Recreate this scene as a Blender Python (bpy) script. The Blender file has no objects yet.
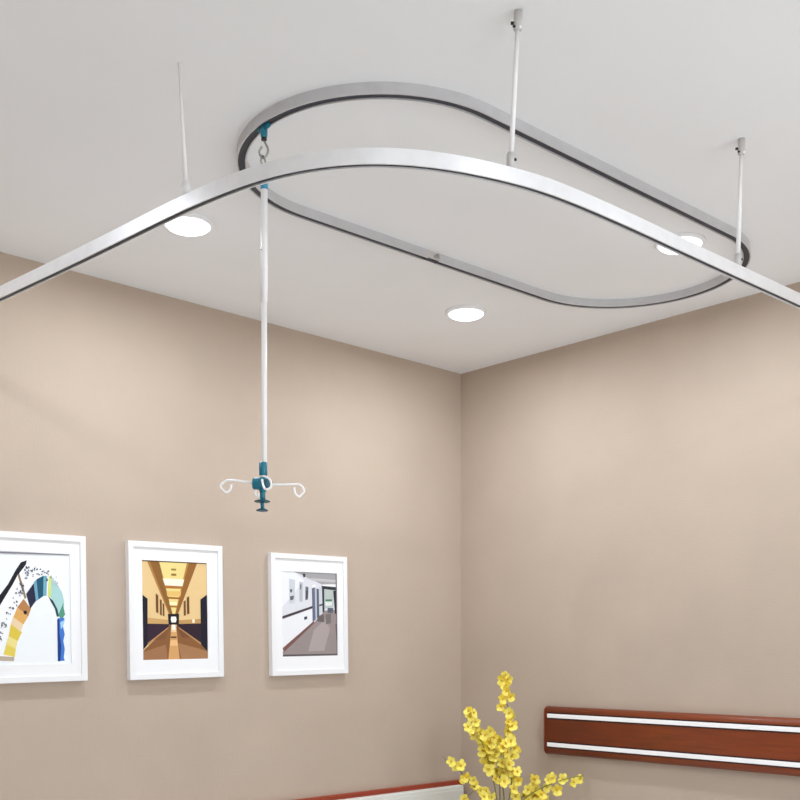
import bpy, bmesh, math, random
from mathutils import Vector, Matrix

sc = bpy.context.scene
COL = sc.collection
rnd = random.Random(7)
PI = math.pi

# ------------------------------------------------------------------ camera model
F_PX, HOR = 1033.0, 652.0
CAM = Vector((-3.621, -3.459, 1.40))
RV = Vector((.732, -.681, 0)).normalized()
FV = Vector((.681, .732, 0)).normalized()
HC = 2.7456                                            # ceiling height

def ray(px, py):
    return FV + RV * ((px - 400) / F_PX) + Vector((0, 0, (HOR - py) / F_PX))
def at_z(px, py, z):
    d = ray(px, py); return CAM + d * ((z - CAM.z) / d.z)
def at_x(px, py, x):
    d = ray(px, py); return CAM + d * ((x - CAM.x) / d.x)
def at_y(px, py, y):
    d = ray(px, py); return CAM + d * ((y - CAM.y) / d.y)
def at_d(px, py, depth):
    return CAM + ray(px, py) * depth
def project(p):
    v = p - CAM; Z = v.dot(FV)
    return (400 + F_PX * v.dot(RV) / Z, HOR - F_PX * v.z / Z, Z)

# ------------------------------------------------------------------ materials
def lin(c):
    return tuple(((v / 255) / 12.92 if v / 255 <= .04045 else ((v / 255 + .055) / 1.055) ** 2.4) for v in c) + (1,)

def mat(name, rgb, rough=.5, metal=0., spec=.5, coat=0., noise=0., nscale=8, bump=0., bscale=200, stretch=None):
    m = bpy.data.materials.new(name); m.use_nodes = True
    nt = m.node_tree; b = nt.nodes['Principled BSDF']
    c = lin(rgb)
    b.inputs['Base Color'].default_value = c
    b.inputs['Roughness'].default_value = rough
    b.inputs['Metallic'].default_value = metal
    b.inputs['Specular IOR Level'].default_value = spec
    b.inputs['Coat Weight'].default_value = coat
    tc = nt.nodes.new('ShaderNodeTexCoord'); mp = nt.nodes.new('ShaderNodeMapping')
    nt.links.new(tc.outputs['Object'], mp.inputs['Vector'])
    if stretch: mp.inputs['Scale'].default_value = stretch
    n = nt.nodes.new('ShaderNodeTexNoise'); n.inputs['Scale'].default_value = nscale; n.inputs['Detail'].default_value = 4
    nt.links.new(mp.outputs['Vector'], n.inputs['Vector'])
    if noise > 0:
        r = nt.nodes.new('ShaderNodeValToRGB')
        r.color_ramp.elements[0].position = .3; r.color_ramp.elements[1].position = .7
        r.color_ramp.elements[0].color = tuple(v * (1 - noise) for v in c[:3]) + (1,)
        r.color_ramp.elements[1].color = tuple(min(1, v * (1 + noise)) for v in c[:3]) + (1,)
        nt.links.new(n.outputs['Fac'], r.inputs['Fac'])
        nt.links.new(r.outputs['Color'], b.inputs['Base Color'])
    if bump > 0:
        n2 = nt.nodes.new('ShaderNodeTexNoise'); n2.inputs['Scale'].default_value = bscale
        nt.links.new(mp.outputs['Vector'], n2.inputs['Vector'])
        bp = nt.nodes.new('ShaderNodeBump'); bp.inputs['Strength'].default_value = bump; bp.inputs['Distance'].default_value = .002
        nt.links.new(n2.outputs['Fac'], bp.inputs['Height']); nt.links.new(bp.outputs['Normal'], b.inputs['Normal'])
    return m

def emit(name, rgb, s):
    m = bpy.data.materials.new(name); m.use_nodes = True
    nt = m.node_tree; nt.nodes.remove(nt.nodes['Principled BSDF'])
    e = nt.nodes.new('ShaderNodeEmission'); e.inputs['Color'].default_value = lin(rgb); e.inputs['Strength'].default_value = s
    nt.links.new(e.outputs[0], nt.nodes['Material Output'].inputs['Surface'])
    return m

def wallpaper(name, rgb):
    """woven wallpaper: fine crossed threads and slight mottling"""
    m = mat(name, rgb, rough=.75, spec=.25, noise=.035, nscale=3.)
    nt = m.node_tree; b = nt.nodes['Principled BSDF']
    tc = nt.nodes.new('ShaderNodeTexCoord')
    hs = []
    for s in ((90, 90, 900), (900, 900, 60)):
        mp = nt.nodes.new('ShaderNodeMapping'); mp.inputs['Scale'].default_value = s
        nt.links.new(tc.outputs['Object'], mp.inputs['Vector'])
        n = nt.nodes.new('ShaderNodeTexNoise'); n.inputs['Scale'].default_value = .35; n.inputs['Detail'].default_value = 2
        nt.links.new(mp.outputs['Vector'], n.inputs['Vector']); hs.append(n)
    ad = nt.nodes.new('ShaderNodeMath'); ad.operation = 'ADD'
    nt.links.new(hs[0].outputs['Fac'], ad.inputs[0]); nt.links.new(hs[1].outputs['Fac'], ad.inputs[1])
    bp = nt.nodes.new('ShaderNodeBump'); bp.inputs['Strength'].default_value = .6; bp.inputs['Distance'].default_value = .001
    nt.links.new(ad.outputs[0], bp.inputs['Height']); nt.links.new(bp.outputs['Normal'], b.inputs['Normal'])
    return m

WALL = wallpaper('taupe_wallpaper', (189, 172, 156))
CEIL = mat('ceiling_paint', (245, 246, 247), rough=.85, spec=.2, noise=.012, nscale=2.5, bump=.06, bscale=350)
FLOOR = mat('floor_vinyl', (218, 222, 225), rough=.4, noise=.05, nscale=3, stretch=(1, 9, 1))
WHITE = mat('white_paint', (235, 235, 233), rough=.45)
PIC_WHITE = mat('white_frame_lacquer', (240, 240, 241), rough=.4)
MATB = mat('mat_board', (243, 243, 244), rough=.8, spec=.2)
ALU = mat('brushed_aluminium', (240, 241, 243), rough=.3, metal=.35, noise=.03, nscale=30)
ALU_TRACK = mat('anodised_aluminium', (204, 204, 206), rough=.42, metal=.35, noise=.03, nscale=30)
DARK = mat('slot_shade_grey', (58, 60, 68), rough=.6)  # dark colour standing in for the shade inside the slots
ROD = mat('white_rod_enamel', (246, 246, 247), rough=.35)
GREY = mat('grey_plastic', (202, 200, 198), rough=.4)
STEEL = mat('steel', (170, 168, 165), rough=.25, metal=1.)
BLACK = mat('black_screw', (38, 36, 36), rough=.4)
TEAL = mat('teal_plastic', (22, 120, 142), rough=.35)
TEAL_L = mat('teal_cap_plastic', (60, 150, 185), rough=.35)
TEAL_D = mat('dark_teal_plastic', (14, 84, 100), rough=.4)
WOOD = mat('mahogany_laminate', (126, 54, 16), rough=.42, coat=.08, noise=.16, nscale=6, stretch=(14, 1, 14))
WOOD_L = mat('mahogany_cap', (140, 66, 40), rough=.36, coat=.2, noise=.1, nscale=6)
WOOD_R = mat('red_brown_trim', (152, 60, 38), rough=.4, noise=.1, nscale=6, stretch=(1, 14, 14))
GROOVE = mat('groove', (58, 22, 16), rough=.6)
STRIPW = mat('white_inlay', (255, 255, 255), rough=.35)
PANEL = mat('off_white_panel', (226, 227, 220), rough=.4)
LEAF = mat('leaf_green', (78, 98, 40), rough=.5, noise=.2, nscale=12)
STEM = mat('stem_green', (128, 128, 44), rough=.55, noise=.15, nscale=20)
POT = mat('white_ceramic', (232, 230, 226), rough=.25)
SOIL = mat('soil', (70, 52, 40), rough=.9, noise=.3, nscale=30)
PETAL = mat('yellow_petal', (248, 232, 104), rough=.5, noise=.08, nscale=40)
PETAL2 = mat('golden_petal', (240, 214, 66), rough=.5, noise=.08, nscale=40)
THROAT = mat('amber_throat', (214, 172, 40), rough=.6)
LED = emit('led_lens', (236, 243, 255), 2.2)
TRIMW = mat('light_trim', (240, 240, 240), rough=.4)
CABINET = mat('cabinet_laminate', (222, 216, 206), rough=.4)

def glass_mat():
    m = bpy.data.materials.new('window_glass'); m.use_nodes = True
    nt = m.node_tree; nt.nodes.remove(nt.nodes['Principled BSDF'])
    t = nt.nodes.new('ShaderNodeBsdfTransparent'); g = nt.nodes.new('ShaderNodeBsdfGlossy'); g.inputs['Roughness'].default_value = .02
    mx = nt.nodes.new('ShaderNodeMixShader'); mx.inputs[0].default_value = .06
    nt.links.new(t.outputs[0], mx.inputs[1]); nt.links.new(g.outputs[0], mx.inputs[2])
    nt.links.new(mx.outputs[0], nt.nodes['Material Output'].inputs['Surface'])
    return m
GLASS = glass_mat()

# ------------------------------------------------------------------ mesh helpers
class MB:
    def __init__(s): s.bm = bmesh.new()
    def box(s, lo, hi, bev=0., mi=0, seg=2):
        b = bmesh.new(); bmesh.ops.create_cube(b, size=1)
        lo, hi = Vector(lo), Vector(hi)
        for v in b.verts:
            v.co = Vector([(lo[i] + hi[i]) / 2 + v.co[i] * (hi[i] - lo[i]) for i in range(3)])
        if bev: bmesh.ops.bevel(b, geom=b.edges[:], offset=bev, segments=seg, affect='EDGES', profile=.5)
        s.merge(b, mi); return s
    def merge(s, b, mi=0, M=None):
        b.verts.index_update()
        vs = [s.bm.verts.new(M @ v.co if M else v.co) for v in b.verts]
        for f in b.faces:
            try:
                g = s.bm.faces.new([vs[v.index] for v in f.verts]); g.material_index = mi or f.material_index; g.smooth = f.smooth
            except ValueError: pass
        b.free(); return s
    def ring(s, c, x, y, r, n): return [s.bm.verts.new(c + x * (r * math.cos(2 * PI * k / n)) + y * (r * math.sin(2 * PI * k / n))) for k in range(n)]
    def tube(s, pts, r, n=10, mi=0, closed=False):
        pts = [Vector(p) for p in pts]; N = len(pts)
        rs = r if isinstance(r, (list, tuple)) else [r] * N
        prev = None; rings = []
        for i, p in enumerate(pts):
            a = pts[(i - 1) % N] if (closed or i > 0) else p
            b = pts[(i + 1) % N] if (closed or i < N - 1) else p
            t = (b - a).normalized()
            if prev is None:
                u = t.orthogonal().normalized()
            else:
                u = (prev - t * prev.dot(t)).normalized()
            prev = u; rings.append(s.ring(p, u, t.cross(u), rs[i], n))
        for i in range(N if closed else N - 1):
            A, B = rings[i], rings[(i + 1) % N]
            for k in range(n):
                f = s.bm.faces.new((A[k], A[(k + 1) % n], B[(k + 1) % n], B[k])); f.smooth = True; f.material_index = mi
        if not closed:
            for R_, fl in ((rings[0], True), (rings[-1], False)):
                f = s.bm.faces.new(R_[::-1] if fl else R_); f.material_index = mi
        return s
    def lathe(s, base, axis, prof, n=24, mi=0):
        """prof: list of (radius, height along axis)"""
        axis = Vector(axis).normalized(); u = axis.orthogonal().normalized(); w = axis.cross(u); base = Vector(base)
        rings = [s.ring(base + axis * h, u, w, max(r, 1e-5), n) for r, h in prof]
        for A, B in zip(rings, rings[1:]):
            for k in range(n):
                f = s.bm.faces.new((A[k], A[(k + 1) % n], B[(k + 1) % n], B[k])); f.smooth = True; f.material_index = mi
        s.bm.faces.new(rings[0][::-1]).material_index = mi; s.bm.faces.new(rings[-1]).material_index = mi
        return s
    def sweep(s, path, prof, closed=False, mi=0, smooth=False):
        """path: (x, y, z) points of a level run; prof: closed outline of (sideways, up)"""
        N = len(path); path = [Vector(p) for p in path]; secs = []
        for i, p in enumerate(path):
            a = path[(i - 1) % N] if (closed or i) else p
            b = path[(i + 1) % N] if (closed or i < N - 1) else p
            t = (b - a); t.z = 0; t.normalize(); nrm = Vector((-t.y, t.x, 0))
            secs.append([s.bm.verts.new(p + nrm * n_ + Vector((0, 0, z_))) for n_, z_ in prof])
        m = len(prof)
        for i in range(N if closed else N - 1):
            A, B = secs[i], secs[(i + 1) % N]
            for k in range(m):
                f = s.bm.faces.new((A[k], A[(k + 1) % m], B[(k + 1) % m], B[k])); f.material_index = mi; f.smooth = smooth
        if not closed:
            s.bm.faces.new(secs[0][::-1]); s.bm.faces.new(secs[-1])
        return s
    def poly(s, pts, mi=0):
        f = s.bm.faces.new([s.bm.verts.new(Vector(p)) for p in pts]); f.material_index = mi; return s
    def build(s, name, m, parent=None, loc=None, autosmooth=True):
        bmesh.ops.recalc_face_normals(s.bm, faces=s.bm.faces[:])
        me = bpy.data.meshes.new(name); s.bm.to_mesh(me); s.bm.free()
        for x in (m if isinstance(m, (list, tuple)) else [m]): me.materials.append(x)
        o = bpy.data.objects.new(name, me); COL.objects.link(o)
        if parent:
            o.parent = parent
            # coordinates were given in world space: bring them into the parent's
            w = Matrix.Identity(4); p = parent
            while p: w = p.matrix_basis @ w; p = p.parent
            me.transform(w.inverted())
        if autosmooth:
            for e in me.edges: pass
        return o

def thing(name, label, cat, loc=(0, 0, 0), group=None):
    o = bpy.data.objects.new(name, None); COL.objects.link(o); o.location = loc; o.empty_display_size = .05
    return tag(o, label, cat, group)
def tag(o, label, cat, group=None):
    o['label'] = label; o['category'] = cat
    if group: o['group'] = group
    return o
def struct(o): o['kind'] = 'structure'; return o

def spline(pts, n=8):
    """Catmull-Rom through points"""
    P = [Vector(p) for p in pts]; P = [P[0] * 2 - P[1]] + P + [P[-1] * 2 - P[-2]]; out = []
    for i in range(1, len(P) - 2):
        a, b, c, d = P[i - 1:i + 3]
        for k in range(n):
            t = k / n
            out.append(.5 * ((2 * b) + (c - a) * t + (2 * a - 5 * b + 4 * c - d) * t * t + (3 * b - a - 3 * c + d) * t ** 3))
    out.append(P[-2]); return out

# ------------------------------------------------------------------ room shell
X0, Y0 = -4.9, -4.7                      # far ends of the room behind the camera
T = .12
struct(MB().box((X0 - T, Y0 - T, -.1), (T, T, 0)).build('floor', FLOOR))
struct(MB().box((X0 - T, Y0 - T, HC), (T, T, HC + .1)).build('ceiling', CEIL))
struct(MB().box((X0 - T, 0, 0), (T, T, HC)).build('wall_left', WALL))
struct(MB().box((0, Y0, 0), (T, 0, HC)).build('wall_right', WALL))
# the wall with the window, behind the camera's right shoulder
WX0, WX1, WZ0, WZ1 = -3.6, -.5, .85, 2.35
b = MB()
b.box((X0 - T, Y0 - T, 0), (WX0, Y0, HC)); b.box((WX1, Y0 - T, 0), (T, Y0, HC))
b.box((WX0, Y0 - T, 0), (WX1, Y0, WZ0)); b.box((WX0, Y0 - T, WZ1), (WX1, Y0, HC))
struct(b.build('wall_back', WALL))
struct(MB().box((X0 - T, Y0, 0), (X0, 0, HC)).build('wall_side', WALL))
wf = MB()
fy0, fy1 = Y0 - .09, Y0 - .03
for lo, hi in (((WX0, fy0, WZ0), (WX0 + .06, fy1, WZ1)), ((WX1 - .06, fy0, WZ0), (WX1, fy1, WZ1)),
               ((WX0 + .06, fy0, WZ0), (WX1 - .06, fy1, WZ0 + .06)), ((WX0 + .06, fy0, WZ1 - .06), (WX1 - .06, fy1, WZ1)),
               ((-2.08, fy0, WZ0 + .06), (-2.02, fy1, WZ1 - .06))):
    wf.box(lo, hi)
w1 = struct(wf.build('window_1', WHITE))
MB().box((WX0 + .06, Y0 - .065, WZ0 + .06), (-2.08, Y0 - .059, WZ1 - .06)).build('pane', GLASS, w1)
MB().box((-2.02, Y0 - .065, WZ0 + .06), (WX1 - .06, Y0 - .059, WZ1 - .06)).build('pane', GLASS, w1)
for nm, lo, hi in (('baseboard_left', (X0 + .012, -.012, 0), (0, 0, .09)), ('baseboard_right', (-.012, Y0 + .012, 0), (0, -.012, .09)),
                   ('baseboard_back', (X0, Y0, 0), (0, Y0 + .012, .09)), ('baseboard_side', (X0, Y0 + .012, 0), (X0 + .012, 0, .09))):
    struct(MB().box(lo, hi).build(nm, WHITE))

# ------------------------------------------------------------------ recessed lights
def downlight(p, label, group='round white ceiling lights'):
    t = thing('ceiling_light', label, 'ceiling light', (p[0], p[1], HC), group)
    c = Vector((p[0], p[1], HC)); dn = (0, 0, -1)
    MB().lathe(c, dn, [(.082, 0), (.083, .003), (.078, .008), (.070, .010), (.070, .004), (.06, .0)], 40).build('trim_ring', TRIMW, t)
    MB().lathe(c, dn, [(.069, .0045), (.069, .010), (.064, .0155), (.05, .0215), (.03, .0255), (.001, .027)], 40).build('lens', LED, t)  # dome depth imitates the bloom around a flat lens
    la = bpy.data.lights.new('lamp', 'AREA'); la.shape = 'DISK'; la.size = .125; la.energy = 5.7; la.color = (.86, .925, 1)
    lo = bpy.data.objects.new('lamp', la); COL.objects.link(lo); lo.parent = t; lo.location = (0, 0, -.030)
    return t
downlight(at_z(188, 227, HC - .012), 'lit round ceiling light under the left arm of the curved rail')
downlight(at_z(466, 315, HC - .012), 'lit round ceiling light nearest the corner, beyond the oval track')
downlight(at_z(680, 246, HC - .012), 'lit round ceiling light inside the right end of the oval track')
for q in ((-3.15, -.64), (-3.15, -3.2), (-1.9, -3.2), (-.64, -3.2)):  # added unseen lights, put in to light the room
    downlight(q, 'added unseen round ceiling light behind the viewer')

# ------------------------------------------------------------------ oval ceiling track
TH, TW = .028, .026
CL, CR, RAD = Vector((-1.722, -1.352, 0)), Vector((-.612, -1.385, 0)), .386
ax = (CR - CL).normalized(); pn = Vector((-ax.y, ax.x, 0))
def oval(z):
    pts = []
    far_l, far_r = CL + pn * RAD, CR + pn * RAD
    L = (far_r - far_l).length
    # gap on the far straight side
    g0, g1 = GAP
    pts += [far_l + ax * (g1 + (L - g1) * k / 6) for k in range(7)]
    pts += [CR + (pn * math.cos(a) + ax * math.sin(a)) * RAD for a in [PI * k / 40 for k in range(1, 40)]]
    pts += [CR - pn * RAD - ax * (L * k / 10) for k in range(11)]
    pts += [CL + (-pn * math.cos(a) - ax * math.sin(a)) * RAD for a in [PI * k / 40 for k in range(1, 40)]]
    pts += [far_l + ax * (g0 * k / 5) for k in range(6)]
    return [Vector((p.x, p.y, z)) for p in pts]
def along_far(px, py):
    p = at_z(px, py, HC - TH); return (Vector((p.x, p.y, 0)) - (CL + pn * RAD)).dot(ax)
GAP = (along_far(422.5, 260), along_far(434.5, 264))
path = oval(HC - TH)
h, w = TH, TW / 2
ctrack = [(-w, h), (-w, 0), (-.0095, 0), (-.0095, .003), (-w + .0025, .003), (-w + .0025, h - .004), (w - .0025, h - .004), (w - .0025, .003), (.0095, .003), (.0095, 0), (w, 0), (w, h)]
tr = thing('ceiling_track', 'oval grey metal track fixed flat to the white ceiling', 'ceiling track', (CL.x, CL.y, HC))
MB().sweep(path, ctrack).build('rail', ALU_TRACK, tr)
MB().sweep(path, [(-.0103, .0032), (.0103, .0032), (.0103, .005), (-.0103, .005)]).build('slot_shade', DARK, tr)  # dark strip in place of the shade inside the channel
fl = CL + pn * RAD
pj = [Vector((*(fl + ax * (GAP[0] - .0 + (GAP[1] - GAP[0]) * k)).xy, HC - TH)) for k in (0, .5, 1)]
w = TW / 2
jp = MB().sweep(pj, [(-w, .0035), (w, .0035), (w, .008), (-w, .008)])
for g in (path[0], path[-1]):
    sg = 1 if g is path[0] else -1
    jp.sweep([g - ax * .0015 * sg, g - ax * .0002 * sg], [(-w, .0), (w, .0), (w, TH), (-w, TH)])
MB().sweep(pj, [(-.008, .0), (.008, .0), (.008, .0034), (-.008, .0034)]).build('slot_shade', DARK, tr)  # carries the painted slot shade across the gap
jp.build('joint_plate', GREY, tr)['label'] = 'pale joint plate'

# ------------------------------------------------------------------ L-shaped suspended curtain rail
ZB = CAM.z + 1.0                          # underside of the rail
ctrl_px = [(0, 300), (50, 277), (100, 253), (150, 228.5), (190, 209), (250, 184.5), (300, 172), (345, 166.5), (390, 165.5), (450, 171), (513, 185), (560, 199), (640, 234), (700, 262), (750, 284.5), (800, 307)]
pts = [at_z(x, y, ZB) for x, y in ctrl_px]
d0 = (pts[0] - pts[2]).normalized(); d1 = (pts[-1] - pts[-3]).normalized()
pts = [pts[0] + d0 * ((-.006 - pts[0].y) / d0.y)] + pts + [pts[-1] + d1 * ((-.006 - pts[-1].x) / d1.x)]
rail_path = spline(pts, 8)
# iron out the pixel-picking waviness
for _ in range(30):
    q = [p.copy() for p in rail_path]
    for i in range(1, len(q) - 1): rail_path[i] = (q[i - 1] + q[i] * 2 + q[i + 1]) / 4
RH, RW = .033, .020
w = RW / 2; h = RH
crail = [(-w, h), (-w, 0), (-.0065, 0), (-.0065, .003), (-w + .002, .003), (-w + .002, h - .004), (w - .002, h - .004), (w - .002, .003), (.0065, .003), (.0065, 0), (w, 0), (w, h), (w - .002, h + .001), (-w + .002, h + .001)]
cr = thing('curtain_rail', 'bent silver curtain rail hanging from the ceiling on three thin white rods', 'curtain rail', tuple(rail_path[len(rail_path) // 2]))
MB().sweep(rail_path, crail).build('rail', ALU, cr)
MB().sweep(rail_path, [(-.0072, .0032), (.0072, .0032), (.0072, .005), (-.0072, .005)]).build('slot_shade', DARK, cr)  # painted shade in the rail's open underside
e0, e1 = rail_path[0], rail_path[-1]
MB().box((e0.x - .03, -.006, ZB - .015), (e0.x + .03, 0, ZB + .05), .002).build('wall_flange', ALU, cr)
MB().box((-.006, e1.y - .03, ZB - .015), (0, e1.y + .03, ZB + .05), .002).build('wall_flange', ALU, cr)

def near_rail(px):
    best = min(range(len(rail_path) - 1), key=lambda i: abs(project(rail_path[i])[0] - px))
    return rail_path[best], (rail_path[best + 1] - rail_path[best]).normalized()
def rod(px_top, px_bot, r0, r1, socket):
    p, t = near_rail(px_bot)
    zt = ZB + RH
    bot = Vector((p.x, p.y, zt)); top = at_z(*px_top, HC)
    top = Vector((top.x, top.y, HC))
    u = (top - bot).normalized()
    ro = MB().tube([bot + u * .028, (top + bot) / 2, top - u * (.03 if socket else .002)], [r1, (r0 + r1) / 2, r0], 14).build('suspension_rod', ROD, cr)
    # fork connector straddling the rail's top rib
    c = MB(); c.tube([bot + Vector((0, 0, -.0005)), bot + u * .03], .0095, 16)
    c.tube([bot + u * .03, bot + u * .034], [.0095, .007], 16)
    c.build('connector', GREY if socket else ROD, ro)
    if not socket: return ro
    s = -t.cross(Vector((0, 0, 1)))
    if s.dot(FV) > 0: s = -s
    s = (s + RV * .9).normalized()
    MB().tube([bot + u * .017 + s * .008, bot + u * .017 + s * .0125], .003, 10).build('screw', BLACK, ro)
    if socket:
        k = MB().lathe(top, -u, [(.0092, 0), (.0092, .036), (.008, .0385), (.0065, .0385)], 18)
        k.build('ceiling_socket', GREY, ro)
        q = top - u * .024 - RV * .009
        MB().tube([q + RV * .002, q - RV * .006], .0035, 10).build('set_screw', BLACK, ro)
        q = top - u * .034 - RV * .006
        MB().tube([q + RV * .002 - FV * .004, q - RV * .004 - FV * .008], .0028, 8).build('set_screw', BLACK, ro)
        q = top - u * .035 + RV * .005 - FV * .006
        MB().lathe(q, -FV, [(.003, 0), (.003, .002), (.0015, .0032)], 10).build('pin', STRIPW, ro)
    return ro
rod((179, 62), 184, .0026, .0054, False)
rod((518.5, 11), 512.5, .0050, .0056, True)
rod((741.5, 139), 738.5, .0044, .0064, True)

# ------------------------------------------------------------------ hanging drip pole
best = min(path, key=lambda p: abs(project(p)[0] - 264.2) + (100 if project(p)[1] > 140 else 0))
bi = path.index(best); HP = None
for i in range(bi - 2, bi + 2):
    xa, xb = project(path[i])[0], project(path[i + 1])[0]
    if (xa - 264) * (xb - 264) <= 0:
        HP = path[i].lerp(path[i + 1], (264 - xa) / (xb - xa)); break
HP = Vector((HP.x, HP.y, 0)); HZ = (HP - Vector((CAM.x, CAM.y, 0))).dot(FV); PXM = HZ / F_PX
def hp(px, py, toward=0.):
    """point beside the pole's axis: sideways/up by eye, 'toward' metres to the viewer"""
    return at_d(px, py, HZ - toward)
iv = thing('drip_hanger', 'white drip pole with teal clamp and wire hooks hanging from the oval track', 'drip hanger', tuple(hp(264.2, 512)))
tz = HC - TH
i0 = min(range(len(path)), key=lambda i: (path[i] - Vector((HP.x, HP.y, path[i].z))).length)
tt = (path[i0 + 1] - path[i0 - 1]).normalized()
tb = MB()
c0 = Vector((HP.x, HP.y, tz)); tn = Vector((-tt.y, tt.x, 0))
q = bmesh.new(); bmesh.ops.create_cube(q, size=1)
for v in q.verts: v.co = c0 + tt * (v.co.x * .045) + tn * (v.co.y * .011) + Vector((0, 0, v.co.z * .010 - .004))
bmesh.ops.bevel(q, geom=q.edges[:], offset=.002, segments=2, affect='EDGES'); tb.merge(q)
tb.lathe(c0, (0, 0, -1), [(.0085, 0), (.009, .012), (.0085, .026), (.006, .03)], 18)
tro = tb.build('trolley', TEAL, iv)
MB().lathe(c0 - Vector((0, 0, .028)), (0, 0, -1), [(.006, 0), (.0072, .002), (.0072, .007), (.004, .009)], 16).build('swivel_nut', BLACK, tro)
zt_px = project(c0 - Vector((0, 0, .034)))[1]
hook = [hp(264.2, zt_px - 1), hp(263.6, 140), hp(266, 144.5), hp(268, 149.5), hp(266.8, 155), hp(263.5, 158), hp(260.2, 155.5), hp(259.2, 151.5), hp(260.8, 148.6), hp(262, 146.6)]
MB().tube(spline(hook, 6), .0026, 10).build('hook', STEEL, iv)
ringc = hp(263.3, 161.5)
MB().tube([ringc + FV * (.012 * math.cos(a)) * 1 + RV * (.004 * math.cos(a)) + Vector((0, 0, .0135 * math.sin(a))) for a in [2 * PI * k / 28 for k in range(28)]], .0024, 8, closed=True).build('ring', STEEL, iv)
up = (0, 0, 1)
def cyl(b, y0, y1, r, px=264.2, n=20):
    p0, p1 = hp(px, y0), hp(px, y1); L = (p1 - p0).length; ch = min(.0012, r * .3)
    b.lathe(p1, up, [(r - ch, 0), (r, ch), (r, L - ch), (r - ch, L)], n); return b
cyl(MB(), 165, 190, .0094).build('top_cap', TEAL_L, iv)['label'] = 'bright teal end cap'
b = cyl(MB(), 189, 303, .0086); b.build('outer_tube', ROD, iv)
b = cyl(MB(), 302, 464, .0070); b.build('inner_rod', ROD, iv)
MB().tube([hp(261.5, 249.5, .0075), hp(260.9, 249.5, .0105)], .0022, 8).build('lock_button', GREY, iv)
cyl(MB(), 462.5, 475.5, .0104, 263.2).build('collar', TEAL, iv)['label'] = 'teal collar on the rod end'
cyl(MB(), 475, 478, .0066, 263.2).build('neck', STRIPW, iv)
hub = cyl(MB(), 477.5, 492, .0090, 262.8)
p0, p1 = hp(252.8, 483.3), hp(266, 484)
axd = (p1 - p0).normalized(); Lh = (p1 - p0).length
hub.lathe(p0, axd, [(.0125, 0), (.0155, .003), (.0155, Lh * .6), (.012, Lh)], 20)
hubo = hub.build('clamp_body', TEAL, iv)
kdir = (-FV + RV * .45 + Vector((0, 0, -.1))).normalized()
kc = hp(266.6, 483.6, .006)
MB().lathe(kc, kdir, [(.0125, 0), (.0125, .012), (.0105, .015), (.003, .0155)], 22).build('clamp_knob', TEAL_D, hubo)
cyl(MB(), 489, 500, .0068, 262.6).build('stem', TEAL, iv)
cyl(MB(), 499, 509, .0048, 262.4).build('lower_stem', TEAL, iv)
def disc(y, r, px):
    c = hp(px, y); MB().lathe(c - Vector((0, 0, .003)), up, [(r * .9, 0), (r, .0012), (r, .003), (r * .55, .006), (.006, .007)], 26).build('flange_disc', TEAL_D, iv)
disc(501, .0200, 262.4); disc(510, .0148, 262.2)
def wire(pts, n=6, r=.0029):
    return MB().tube(spline(pts, n), r, 9).build('wire_arm', STRIPW, iv)
wire([hp(256, 483.4), hp(252, 482.7), hp(244, 481.7), hp(236, 480.6), hp(230, 480.2), hp(226, 480.8), hp(221.5, 484), hp(220.5, 486.6), hp(223, 490.2), hp(226.2, 492.4), hp(229.4, 490.6), hp(231, 487), hp(231, 484.6)])
wire([hp(268, 484.4), hp(275, 484.6), hp(285, 484.5), hp(294, 484.3), hp(299, 484.5), hp(302, 486.5), hp(304.2, 490.6), hp(302, 494), hp(298.8, 496.6), hp(295.6, 494), hp(294.4, 490.4), hp(294.2, 487.4)])
# the arm that points at the viewer, its curl seen end-on, and the one that points away
wire([hp(263.5, 483, .005), hp(262.2, 480, .02), hp(263.2, 485, .045), hp(265, 488.8, .075), hp(268, 489.2, .08), hp(270.8, 487, .082), hp(271.2, 483, .082), hp(269.6, 479.2, .08), hp(266.8, 477.2, .076)])
wire([hp(261.5, 484, -.005), hp(259, 484.5, -.03), hp(257, 486, -.055), hp(255.8, 489, -.075), hp(255.2, 493, -.08), hp(256.2, 496.6, -.078), hp(258, 496.2, -.07), hp(258.2, 493.6, -.068)])

# ------------------------------------------------------------------ pictures on the left wall
def inv_bilinear(q, p):
    u = v = .5
    for _ in range(25):
        e = [q[0][i] * (1 - u) * (1 - v) + q[1][i] * u * (1 - v) + q[2][i] * u * v + q[3][i] * (1 - u) * v - p[i] for i in (0, 1)]
        du = [(q[1][i] - q[0][i]) * (1 - v) + (q[2][i] - q[3][i]) * v for i in (0, 1)]
        dv = [(q[3][i] - q[0][i]) * (1 - u) + (q[2][i] - q[1][i]) * u for i in (0, 1)]
        D = du[0] * dv[1] - du[1] * dv[0]
        u -= (e[0] * dv[1] - e[1] * dv[0]) / D; v -= (du[0] * e[1] - du[1] * e[0]) / D
    return min(1, max(0, u)), min(1, max(0, v))

ink_cache = {}
def ink(rgb):
    if rgb not in ink_cache:
        ink_cache[rgb] = mat('ink_%02x%02x%02x' % rgb, rgb, rough=.55, spec=.25, noise=.012, nscale=150)
    return ink_cache[rgb]

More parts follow.
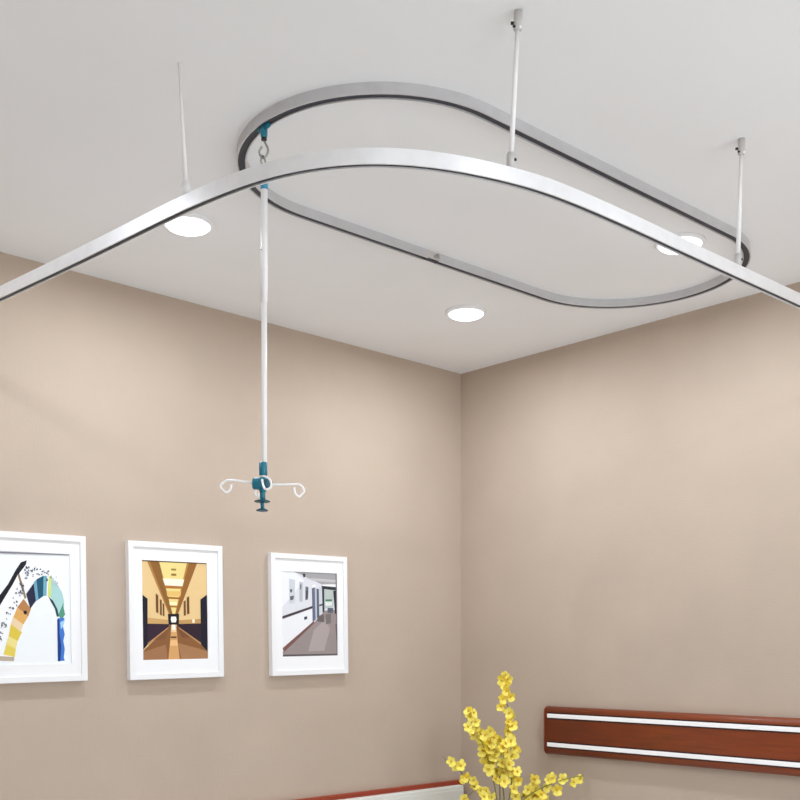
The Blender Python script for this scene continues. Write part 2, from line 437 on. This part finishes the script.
def picture(px_out, px_print, quad, polys, label, part_label):
    """px_out / px_print: photo corners TL, TR, BR, BL of the frame and of the printed sheet"""
    yf = -.026
    o = [at_y(*p, yf) for p in px_out]
    ctr = sum(o, Vector()) / 4
    W = ((o[1].x - o[0].x) + (o[2].x - o[3].x)) / 2; H = ((o[0].z - o[3].z) + (o[1].z - o[2].z)) / 2
    pr = [at_y(*p, -.019) for p in px_print]
    rot = Matrix.Rotation(math.radians(-.9), 4, 'Y')      # it hangs a touch crooked
    t = thing('framed_picture', label, 'picture', (ctr.x, 0, ctr.z), 'framed pictures on the left wall')
    t.rotation_euler.y = math.radians(-.9)
    # local: x right, z up, y out of the wall is negative
    def loc(p):
        v = rot.inverted() @ Vector((p.x - ctr.x, 0, p.z - ctr.z)); return v.x, v.z
    pl = [loc(p) for p in pr]
    x0 = (pl[0][0] + pl[3][0]) / 2; x1 = (pl[1][0] + pl[2][0]) / 2; z1 = (pl[0][1] + pl[1][1]) / 2; z0 = (pl[2][1] + pl[3][1]) / 2
    M = Matrix.Translation((ctr.x, 0, ctr.z)) @ rot
    B = .021
    def put(bm_box, name, m):
        for v in bm_box.bm.verts: v.co = M @ v.co
        return bm_box.build(name, m, t)
    fb = MB(); bv = .0012
    hw, hh = W / 2, H / 2
    fb.box((-hw, yf, -hh), (-hw + B, 0, hh), bv); fb.box((hw - B, yf, -hh), (hw, 0, hh), bv)
    fb.box((-hw + B - .001, yf, hh - B), (hw - B + .001, 0, hh), bv); fb.box((-hw + B - .001, yf, -hh), (hw - B + .001, 0, -hh + B), bv)
    put(fb, 'frame_border', PIC_WHITE)
    # mat with a cut window
    a, c = hw - B + .0005, hh - B + .0005
    mb = MB(); m0, m1 = -.0195, -.0165
    mb.box((-a, m0, -c), (x0, m1, c)); mb.box((x1, m0, -c), (a, m1, c)); mb.box((x0, m0, z1), (x1, m1, c)); mb.box((x0, m0, -c), (x1, m1, z0))
    put(mb, 'mat_board', MATB)
    # printed sheet: flat inks, each a hair above the last
    ab = MB(); mats = []
    ab.box((x0 - .01, -.0160, z0 - .01), (x1 + .01, -.0130, z1 + .01)); mats.append(ink(polys[0][0]))
    for k, (rgb, pts_) in enumerate(polys[1:]):
        mm = ink(rgb)
        if mm not in mats: mats.append(mm)
        y = -.0162 - .00002 * (k + 1)
        P = []
        for p in pts_:
            u, v = inv_bilinear(quad, p); P.append((x0 + (x1 - x0) * u, y, z1 + (z0 - z1) * v))
        ab.poly(P, mats.index(mm))
    bm = ab.bm
    po = put(ab, 'printed_sheet', mats); po['label'] = part_label
    return t

# corridor in warm light
A2 = [((232, 200, 144),),
 ((138, 92, 54), [(268, 480), (518, 690), (518, 755), (45, 762), (45, 700)]),
 ((120, 78, 48), [(268, 490), (400, 600), (330, 600)]), ((128, 84, 52), [(262, 490), (205, 610), (130, 620)]),
 ((168, 122, 84), [(300, 640), (518, 700), (518, 752), (320, 758)]), ((160, 114, 78), [(45, 705), (210, 650), (220, 760), (45, 760)]),
 ((214, 162, 104), [(255, 500), (285, 500), (308, 760), (225, 762)]),
 ((240, 205, 155), [(250, 508), (290, 508), (285, 560), (248, 560)]), ((236, 190, 130), [(244, 620), (290, 620), (294, 660), (238, 660)]),
 ((92, 58, 40), [(246, 592), (288, 592), (288, 604), (246, 604)]),
 ((142, 96, 46), [(100, 40), (172, 44), (262, 430), (240, 430)]), ((176, 126, 66), [(86, 40), (104, 40), (244, 430), (236, 430)]),
 ((150, 100, 46), [(385, 52), (452, 55), (302, 430), (280, 430)]), ((190, 128, 60), [(375, 52), (390, 52), (284, 430), (276, 430)]),
 ((236, 216, 140), [(172, 44), (376, 52), (280, 430), (262, 430)]),
 ((252, 246, 220), [(196, 170), (352, 178), (338, 228), (212, 222)]),
 ((176, 112, 44), [(204, 220), (344, 228), (338, 246), (212, 242)]), ((230, 190, 110), [(222, 262), (328, 264), (322, 300), (226, 300)]),
 ((160, 100, 40), [(224, 304), (320, 308), (316, 322), (228, 318)]), ((168, 108, 46), [(238, 368), (300, 370), (298, 382), (240, 380)]),
 ((252, 240, 190), [(240, 340), (298, 342), (296, 364), (242, 362)]),
 ((160, 130, 58), [(258, 98), (294, 100), (294, 114), (258, 112)]), ((150, 118, 48), [(258, 134), (294, 136), (294, 152), (258, 150)]),
 ((206, 164, 104), [(80, 455), (230, 472), (230, 500), (80, 500)]), ((196, 152, 94), [(470, 465), (306, 474), (306, 500), (470, 500)]),
 ((252, 240, 214), [(406, 468), (424, 468), (424, 494), (406, 494)]),
 ((52, 34, 50), [(80, 498), (240, 502), (226, 526), (80, 640)]), ((48, 32, 44), [(470, 498), (292, 502), (308, 526), (470, 640)]),
 ((186, 138, 92), [(80, 640), (226, 526), (232, 530), (80, 656)]), ((186, 138, 92), [(470, 640), (308, 526), (302, 530), (470, 656)]),
 ((26, 24, 40), [(50, 288), (86, 318), (80, 650), (46, 692)]), ((26, 24, 40), [(520, 288), (470, 324), (468, 650), (518, 704)]),
 ((30, 24, 30), [(228, 428), (310, 428), (306, 506), (232, 506)]), ((255, 252, 240), [(252, 448), (286, 448), (290, 470), (284, 490), (254, 490), (248, 470)]),
 ((112, 72, 36), [(144, 278), (162, 294), (160, 422), (144, 416)]), ((120, 78, 40), [(172, 318), (186, 330), (185, 440), (172, 434)]), ((120, 78, 40), [(192, 348), (204, 358), (203, 446), (192, 442)]),
 ((112, 72, 36), [(368, 310), (386, 298), (386, 426), (368, 432)]), ((120, 78, 40), [(344, 338), (360, 328), (360, 438), (344, 442)]),
 ((255, 250, 235), [(258, 506), (278, 506), (280, 545), (256, 545)]),
 ((90, 62, 40), [(48, 38), (522, 56), (522, 64), (48, 46)])]
# corridor in cool light
A3 = [((222, 223, 229),),
 ((236, 238, 242), [(52, 35), (150, 42), (230, 120), (52, 330)]),
 ((166, 164, 166), [(150, 42), (492, 80), (492, 172), (370, 160), (310, 128)]), ((196, 194, 194), [(240, 100), (492, 130), (492, 150), (300, 128)]),
 ((244, 244, 246), [(378, 160), (490, 164), (490, 186), (384, 180)]),
 ((204, 208, 216), [(110, 100), (156, 112), (150, 298), (108, 304)]), ((74, 80, 92), [(116, 184), (134, 188), (130, 212), (118, 210)]), ((92, 98, 108), [(114, 244), (146, 238), (140, 270), (118, 276)]),
 ((186, 190, 198), [(190, 130), (216, 136), (212, 292), (188, 288)]), ((120, 124, 132), [(194, 150), (206, 152), (204, 190), (194, 190)]),
 ((112, 116, 124), [(238, 168), (262, 176), (256, 274), (234, 280)]), ((66, 70, 80), [(244, 200), (256, 204), (252, 262), (240, 266)]),
 ((236, 237, 240), [(52, 430), (290, 350), (300, 452), (52, 655)]),
 ((72, 62, 66), [(50, 402), (290, 328), (290, 346), (50, 424)]),
 ((152, 140, 138), [(48, 690), (300, 462), (390, 370), (470, 366), (492, 400), (492, 728), (48, 728)]),
 ((172, 160, 158), [(300, 520), (400, 430), (430, 520), (380, 690), (250, 690)]),
 ((122, 86, 80), [(48, 662), (300, 448), (304, 466), (62, 690)]),
 ((108, 98, 98), [(330, 410), (382, 398), (386, 462), (326, 452)]), ((120, 112, 112), [(394, 400), (440, 395), (440, 470), (398, 480)]), ((92, 98, 114), [(414, 348), (462, 352), (456, 392), (412, 386)]),
 ((104, 110, 130), [(288, 186), (312, 180), (314, 440), (290, 456)]), ((192, 198, 208), [(312, 180), (326, 190), (326, 426), (314, 438)]), ((92, 98, 114), [(326, 190), (344, 196), (344, 412), (326, 426)]),
 ((248, 248, 250), [(294, 160), (318, 158), (318, 178), (294, 182)]),
 ((206, 212, 218), [(346, 176), (374, 186), (372, 380), (346, 402)]), ((60, 54, 56), [(346, 320), (372, 314), (372, 326), (346, 334)]),
 ((58, 60, 66), [(366, 170), (492, 188), (492, 214), (388, 198), (388, 374), (372, 386), (370, 196)]),
 ((188, 198, 194), [(390, 204), (462, 210), (462, 346), (392, 352)]), ((74, 124, 94), [(398, 280), (450, 282), (450, 296), (398, 294)]), ((226, 230, 228), [(396, 300), (452, 302), (450, 330), (396, 332)]),
 ((40, 42, 46), [(462, 214), (492, 214), (492, 402), (474, 396)]), ((72, 62, 62), [(478, 480), (492, 470), (492, 612), (482, 602)]),
 ((60, 62, 70), [(216, 64), (240, 68), (236, 94), (222, 96)]), ((60, 66, 82), [(222, 414), (246, 408), (246, 430), (224, 438)]),
 ((94, 86, 88), [(48, 712), (492, 714), (492, 730), (48, 730)]), ((110, 106, 110), [(484, 80), (494, 80), (494, 728), (484, 728)])]
# painted arch
A1 = [((240, 244, 247),),
 ((22, 24, 32), [(-70, 400), (-4, 305), (48, 236), (96, 150), (128, 104), (164, 92), (160, 116), (126, 172), (76, 246), (26, 330), (-50, 450)]),
 ((246, 247, 250), [(-50, 450), (22, 326), (74, 242), (110, 176), (150, 318), (104, 380), (60, 470), (0, 640), (-80, 640)]),
 ((246, 247, 250), [(116, 172), (160, 118), (250, 96), (330, 120), (390, 200), (400, 310), (350, 236), (300, 195), (240, 196), (200, 232), (156, 300)]),
 ((186, 172, 152), [(-30, 684), (76, 690), (74, 716), (-30, 714)]),
 ((228, 206, 88), [(30, 610), (86, 640), (80, 690), (12, 676)]), ((236, 220, 142), [(45, 560), (100, 588), (86, 640), (28, 610)]),
 ((222, 196, 72), [(60, 485), (126, 535), (100, 590), (45, 560)]), ((234, 208, 168), [(75, 440), (136, 485), (118, 535), (60, 485)]),
 ((226, 172, 96), [(100, 384), (165, 440), (136, 488), (75, 442)]), ((186, 130, 76), [(140, 330), (184, 392), (166, 440), (100, 382)]),
 ((30, 26, 28), [(140, 404), (156, 402), (160, 418), (148, 428), (138, 420)]),
 ((150, 130, 106), [(106, 182), (118, 176), (158, 322), (146, 332)]),
 ((36, 40, 66), [(156, 300), (205, 235), (216, 345), (180, 392)]), ((112, 166, 190), [(205, 228), (222, 214), (233, 335), (216, 346)]),
 ((30, 86, 110), [(222, 212), (268, 190), (262, 316), (233, 336)]), ((112, 172, 190), [(268, 190), (290, 192), (284, 312), (262, 316)]),
 ((216, 226, 112), [(302, 195), (318, 198), (310, 322), (292, 318)]),
 ((172, 213, 212), [(318, 200), (350, 240), (384, 296), (396, 350), (392, 400), (356, 432), (332, 352), (310, 322)]),
 ((82, 152, 128), [(356, 432), (392, 356), (390, 380), (400, 430), (376, 462)]),
 ((36, 72, 78), [(295, 318), (325, 345), (352, 400), (360, 442), (346, 442), (334, 392), (308, 346)]),
 ((62, 118, 204), [(352, 452), (396, 450), (384, 500), (394, 550), (384, 590), (392, 640), (384, 690), (390, 710), (348, 714)]),
 ((26, 60, 132), [(348, 458), (362, 458), (360, 540), (370, 620), (360, 714), (345, 714)]),
 ((160, 206, 238), [(366, 476), (398, 462), (384, 502), (370, 520)])]
for k in range(105):
    a = math.radians(rnd.uniform(8, 178)); rr = rnd.uniform(.06, .94)
    # scribbled marks on the pale outer band
    if a > math.radians(95):
        s_ = (math.degrees(a) - 95) / 83; cx = 120 - 150 * s_ + 30 * rr; cy = 230 + 330 * s_ + 50 * (rr - .3)
    else:
        s_ = (95 - math.degrees(a)) / 95; cx = 150 + 235 * s_; cy = 130 + 130 * s_ * s_ + 80 * (rr - .5) + 40 * (1 - s_)
    g = rnd.choice([(70, 76, 92), (40, 44, 58), (120, 126, 140)]) if s_ < .7 or a > 1.6 else (190, 198, 206)
    u_, v_ = rnd.uniform(3, 7), rnd.uniform(4, 10)
    A1.append((g, [(cx - u_, cy), (cx, cy - v_), (cx + u_, cy + 1), (cx, cy + v_ * .8)]))
A1.append(((128, 128, 138), [(-170, 20), (436, 60), (436, 71), (-170, 31)]))  # shadow under the mat's top edge, drawn as a grey strip

picture([(-29, 529), (87.2, 536.5), (86.5, 680), (-29, 685.5)], [(-28 + 10, 548), (71.5, 556), (70, 663), (-18, 666)],
        [(-111, 18), (440, 66), (431, 726), (-111, 745)], A1, 'white framed painting of a colourful arch, cut by the left edge', 'painted arch on white paper')
picture([(129.3, 540.2), (223.6, 546.4), (223, 677), (129.3, 680)], [(142.9, 560.2), (207.8, 563), (207.2, 658.8), (142.2, 659.8)],
        [(50, 38), (522, 58), (518, 755), (45, 762)], A2, 'white framed picture of a warm lit corridor, middle of the three', 'corridor photo in brown and cream')
picture([(272.2, 551.8), (348.3, 557.8), (347.4, 674), (271.4, 675.3)], [(282.5, 569.5), (337.5, 575), (337.2, 656), (282, 656)],
        [(52, 35), (492, 80), (490, 728), (48, 728)], A3, 'white framed picture of a pale grey corridor, nearest the corner', 'corridor photo in cool grey')

# ------------------------------------------------------------------ handrail on the right wall
xf = -.040
e_hi, e_lo = at_x(546.5, 706.5, xf), at_x(546.5, 754, xf)
yE = at_x(545, 730, -.022).y; yS = at_x(547.6, 718, xf).y; zt, zb = e_hi.z, e_lo.z; yR = -3.2
hr = thing('wall_handrail', 'dark red wooden handrail with two white stripes on the right wall', 'handrail', (0, yE, zb))
def rr_profile(x0, x1, z0, z1, r, n=6):
    """outline of the rail: flat back on the wall, rounded front edges"""
    P = [(x0, z0), (x0, z1)]
    P += [(x1 + r - r * math.sin(a), z1 - r + r * math.cos(a)) for a in [PI / 2 * k / n for k in range(n + 1)]]
    P += [(x1 + r - r * math.cos(a), z0 + r - r * math.sin(a)) for a in [PI / 2 * k / n for k in range(n + 1)]]
    return P
prof = rr_profile(-.001, xf, zb, zt, .022)
def run_y(b, prof, ys, scale=None):
    cx, cz = 0, (zt + zb) / 2; secs = []
    for i, y in enumerate(ys):
        sx, sz = scale[i] if scale else (1, 1)
        secs.append([b.bm.verts.new((x * sx, y, cz + (z - cz) * sz)) for x, z in prof])
    m = len(prof)
    for A, B_ in zip(secs, secs[1:]):
        for k in range(m):
            f = b.bm.faces.new((A[k], A[(k + 1) % m], B_[(k + 1) % m], B_[k])); f.smooth = k not in (0,)
    b.bm.faces.new(secs[0]); b.bm.faces.new(secs[-1][::-1]); return b
run_y(MB(), prof, [yE - .013, yE - 1, yR]).build('board', WOOD, hr)
cap = [(yE - .0002 - .013 * (1 - math.cos(a)), (.66 + .34 * math.sin(a), .88 + .12 * math.sin(a))) for a in [PI / 2 * k / 6 for k in range(7)]]
run_y(MB(), prof, [c[0] for c in cap], [(c[1][0] * 1.02, c[1][1] * 1.01) for c in cap]).build('end_cap', WOOD_L, hr)
for py in (715.5, 744.2):
    zc = at_x(547, py, xf).z; hs = .0088
    MB().box((xf - .0012, yR, zc - hs - .0062), (xf + .002, yS + .001, zc + hs + .0062)).build('groove', GROOVE, hr)
    MB().box((xf - .0045, yR, zc - hs), (xf + .001, yS, zc + hs), .0012).build('stripe', STRIPW, hr)['label'] = 'white inlay stripe'

# ------------------------------------------------------------------ low panel on the left wall
pa = at_y(464, 785.5, -.055); z_w = (at_y(464, 785.5, -.055).z + at_y(350, 798.7, -.055).z) / 2
xr = pa.x; z_r = (at_y(460, 781.2, -.02).z + at_y(300, 798, -.02).z) / 2
bp_ = thing('wall_panel', 'low off-white wall panel with red-brown top edge beside the yellow flowers', 'wall panel', (-.9, 0, .3))
MB().box((-1.75, -.022, .34), (-.003, 0, z_r), .004).build('backing_board', WOOD_R, bp_)['label'] = 'red-brown top edge'
MB().box((-1.74, -.055, .33), (xr, -.0215, z_w), .006).build('front_panel', PANEL, bp_)
MB().box((-1.735, -.0575, z_w - .075), (xr - .005, -.0545, z_w - .02), .001).build('face_strip', PANEL, bp_)

# ------------------------------------------------------------------ bedside cabinet (below the picture) and the flowering plant
PL = Vector((-.27, -.50, 0)); CT = .52
cb = thing('bedside_cabinet', 'pale bedside cabinet in the corner below the yellow flowers', 'cabinet', (PL.x, PL.y, 0))
MB().box((-.50, -.74, .04), (-.08, -.27, CT), .004).build('body', CABINET, cb)
dw = MB().box((-.515, -.73, .36), (-.501, -.28, .5), .003).build('drawer', CABINET, cb)
MB().tube([(-.515, -.56, .43), (-.535, -.56, .43), (-.535, -.45, .43), (-.515, -.45, .43)], .004, 8).build('handle', STEEL, dw)
dr = MB().box((-.515, -.73, .06), (-.501, -.28, .35), .003).build('door', CABINET, cb)
MB().tube([(-.515, -.69, .25), (-.535, -.69, .25), (-.535, -.69, .16), (-.515, -.69, .16)], .004, 8).build('handle', STEEL, dr)
for sx, sy in ((-.47, -.71), (-.47, -.30), (-.11, -.71), (-.11, -.30)):
    MB().lathe((sx, sy, 0), up, [(.014, 0), (.018, .041)], 12).build('foot', BLACK, cb)

pt = thing('potted_flowers', 'spray of yellow orchid-like blossoms in the corner below the handrail end', 'flowers', (PL.x, PL.y, CT))
MB().lathe((PL.x, PL.y, CT), up, [(.05, 0), (.055, .004), (.072, .06), (.078, .115), (.080, .13), (.074, .13), (.070, .115)], 32).build('pot', POT, pt)
MB().lathe((PL.x, PL.y, CT + .105), up, [(.0695, 0), (.05, .008), (.001, .012)], 24).build('soil', SOIL, pt)
PD = (PL - Vector((CAM.x, CAM.y, 0))).dot(FV)
stems = [  # photo points from the base upward, depth offset at the tip
 ([(503, 826), (504, 800), (502, 775), (505, 750), (508, 728), (509, 712), (505, 695), (506, 674)], .00),
 ([(500, 826), (497, 800), (491, 770), (483, 745), (475, 728), (470, 711)], -.05),
 ([(501, 826), (500, 800), (499, 770), (495, 745), (490, 728)], .03),
 ([(504, 826), (509, 800), (512, 775), (511, 755), (508, 738)], -.03),
 ([(497, 826), (489, 808), (478, 791), (467, 780), (456, 766), (446, 760)], -.06),
 ([(506, 826), (516, 808), (534, 792), (556, 782), (574, 777), (584, 776)], -.04),
 ([(505, 826), (515, 806), (526, 792), (533, 779)], .05)]
crown = Vector((PL.x, PL.y, CT + .108)); cpx = project(crown)
stem_objs = []; stem_paths = []
for P_, dd in stems:
    n = len(P_); W3 = [crown + Vector((rnd.uniform(-.015, .015), rnd.uniform(-.015, .015), 0))]
    W3 += [at_d(x, y, PD + dd * (i + 1) / n) for i, (x, y) in enumerate(P_)]
    stem_paths.append(spline(W3, 6))
bl = []  # blossom photo positions, size, stem
def add(lst, stem, s=1.): bl.extend([(x, y, stem, s) for x, y in lst])
add([(505.4, 675.5), (508, 679), (503, 680), (505, 685), (507, 690.5), (511, 697), (502, 699), (501.5, 707), (510, 713), (512, 718), (508, 722), (512, 726), (509, 731), (507, 736), (511, 738)], 0, .95)
add([(469, 711), (473, 713), (470, 716.5), (475.5, 722), (477.5, 727), (470, 730), (474, 735), (468, 727), (480, 733), (481, 738), (486, 735), (491, 731)], 1)
add([(486, 741), (493, 737), (500, 740), (495, 746), (482, 745), (488, 750), (500, 750), (495, 756), (486, 757), (492, 763), (501, 763), (497, 771), (489, 769), (502, 773), (495, 779), (484, 751), (505, 757), (489, 743), (497, 752), (491, 757), (503, 766), (487, 764)], 2, 1.15)
add([(506, 744), (511, 741), (514, 748), (507, 752), (512, 757), (508, 764), (515, 752), (511, 771), (517, 772), (514, 778), (519, 781), (506, 778), (513, 789), (516, 796), (503, 748), (509, 761), (504, 781)], 3, 1.05)
add([(455, 764.5), (451.5, 761.5), (461, 766), (463, 779), (467, 777.5), (473.5, 780), (475, 786), (480, 790), (485, 791), (484, 797), (491, 797), (465, 799)], 4, .95)
add([(549, 780), (553, 778), (546.5, 787), (563, 779), (557, 790), (573, 782), (580.5, 779), (546, 799), (541, 795)], 5, .95)
add([(534, 780), (529, 790), (535, 789), (532, 784), (526, 794), (533, 796), (538, 797), (528, 800)], 6)
print('blossoms', len(bl))

def blossom_mesh(seed):
    r_ = random.Random(seed); b = MB()
    def petal(ang, L, wd, rise, curl, mi):
        ca, sa = math.cos(ang), math.sin(ang); rows = []
        for i, t in enumerate((0, .3, .65, .9, 1)):
            ww = wd * (.25, .8, 1, .62, .12)[i]; z = rise * t + curl * t * t
            rows.append([b.bm.verts.new((ca * L * t - sa * ww * s, sa * L * t + ca * ww * s, z + abs(s) * .0022 * (1 if i in (1, 2, 3) else 0))) for s in (-1, 0, 1)])
        for A, B_ in zip(rows, rows[1:]):
            for k in (0, 1):
                f = b.bm.faces.new((A[k], A[k + 1], B_[k + 1], B_[k])); f.material_index = mi; f.smooth = True
    m0 = 0 if seed % 3 else 1
    for k in range(5):
        petal(PI / 2 + 2 * PI * k / 5 + r_.uniform(-.15, .15), .0185 * r_.uniform(.88, 1.12), .0078, .006, r_.uniform(-.006, .006), m0)
    petal(-PI / 2 - .35, .020, .0098, .009, -.002, 0); petal(-PI / 2 + .35, .020, .0098, .009, -.002, 0)
    b.lathe((0, 0, .002), up, [(.0012, 0), (.0038, .002), (.0032, .006), (.001, .008)], 8, mi=2)
    return b
protos = []
def nearest(path_, p): return min(path_, key=lambda q_: (q_ - p).length)
pedicels = [[] for _ in stems]; places = []
for x, y, si, s in bl:
    base = min(stem_paths[si][6:], key=lambda q_: (project(q_)[0] - x) ** 2 + (project(q_)[1] - y) ** 2)
    off = -rnd.uniform(.004, .05) if si in (2, 3) else rnd.uniform(-.022, .014)
    pos = at_d(x, y, project(base)[2] + off)
    pedicels[si].append((base, pos)); places.append((pos, si, s))
for i, sp in enumerate(stem_paths):
    b = MB(); N = len(sp)
    b.tube(sp, [.0034 - .002 * k / (N - 1) for k in range(N)], 7)
    for a, c in pedicels[i]:
        if (c - a).length > .004: b.tube([a, (a + c) / 2 + Vector((0, 0, .003)), c], .0009, 5)
    if i == 4: b.tube([sp[-1], at_d(442, 756, PD - .06)], [.0012, .0005], 5)
    stem_objs.append(b.build('flower_stem', STEM, pt))
flower_protos = []
for k in range(5):
    o = blossom_mesh(k).build('blossom', [PETAL, PETAL2, THROAT]); flower_protos.append(o)
used = set()
for n_, (pos, si, s) in enumerate(places):
    k = rnd.randrange(5); src = flower_protos[k]
    if k in used: o = src.copy(); COL.objects.link(o)
    else: o = src; used.add(k)
    o.parent = stem_objs[si]
    face = (-FV + RV * rnd.uniform(-.9, .9) + Vector((0, 0, rnd.uniform(-.35, .8)))).normalized()
    q_ = face.to_track_quat('Z', 'Y') @ Matrix.Rotation(rnd.uniform(-.6, .6), 3, 'Z').to_quaternion()
    o.rotation_mode = 'QUATERNION'; o.rotation_quaternion = q_
    sc_ = s * rnd.uniform(1.12, 1.5); o.scale = (sc_, sc_, sc_)
    o.location = pos - Vector(pt.location)
# strap leaves low down, mostly below the picture
for k in range(7):
    a = 2 * PI * k / 7 + .3; ln = rnd.uniform(.16, .24); b = MB(); rows = []
    dx, dy = math.cos(a), math.sin(a)
    for i in range(8):
        t = i / 7; r_ = ln * t * .62; z = CT + .115 + ln * (.95 * t - .75 * t * t); wd = .014 * math.sin(PI * min(1, .12 + .88 * t)) + .001
        c = Vector((PL.x + dx * r_, PL.y + dy * r_, z)); sd = Vector((-dy, dx, 0)) * wd
        rows.append([b.bm.verts.new(c - sd + Vector((0, 0, .003))), b.bm.verts.new(c), b.bm.verts.new(c + sd + Vector((0, 0, .003)))])
    for A, B_ in zip(rows, rows[1:]):
        for j in (0, 1): b.bm.faces.new((A[j], A[j + 1], B_[j + 1], B_[j])).smooth = True
    b.build('leaf', LEAF, pt)

# ------------------------------------------------------------------ daylight, camera, view
wd = bpy.data.worlds.new('daylight'); sc.world = wd; wd.use_nodes = True
bg = wd.node_tree.nodes['Background']; bg.inputs['Color'].default_value = (.93, .97, 1, 1); bg.inputs['Strength'].default_value = 2.9
po = bpy.data.lights.new('window_portal', 'AREA'); po.shape = 'RECTANGLE'; po.size = WX1 - WX0; po.size_y = WZ1 - WZ0
po.cycles.is_portal = True
pob = bpy.data.objects.new('window_portal', po); COL.objects.link(pob)
pob.location = ((WX0 + WX1) / 2, Y0 - .11, (WZ0 + WZ1) / 2); pob.rotation_euler = (PI / 2, 0, 0)

cd = bpy.data.cameras.new('camera'); co = bpy.data.objects.new('camera', cd); COL.objects.link(co)
co.location = CAM; co.rotation_euler = (PI / 2, 0, math.atan2(FV.y, FV.x) - PI / 2)
cd.sensor_width = 36; cd.lens = F_PX / 800 * 36; cd.shift_y = (HOR - 400) / 800; cd.clip_start = .02
sc.camera = co
vs = sc.view_settings
sc.display_settings.display_device = 'sRGB'
vs.view_transform = 'Standard'; vs.look = 'None'; vs.exposure = 0.62; vs.gamma = 1; vs.use_curve_mapping = False
sc.cycles.use_denoising = True
sc.cycles.max_bounces = 10; sc.cycles.diffuse_bounces = 6
sc.cycles.sample_clamp_indirect = 6
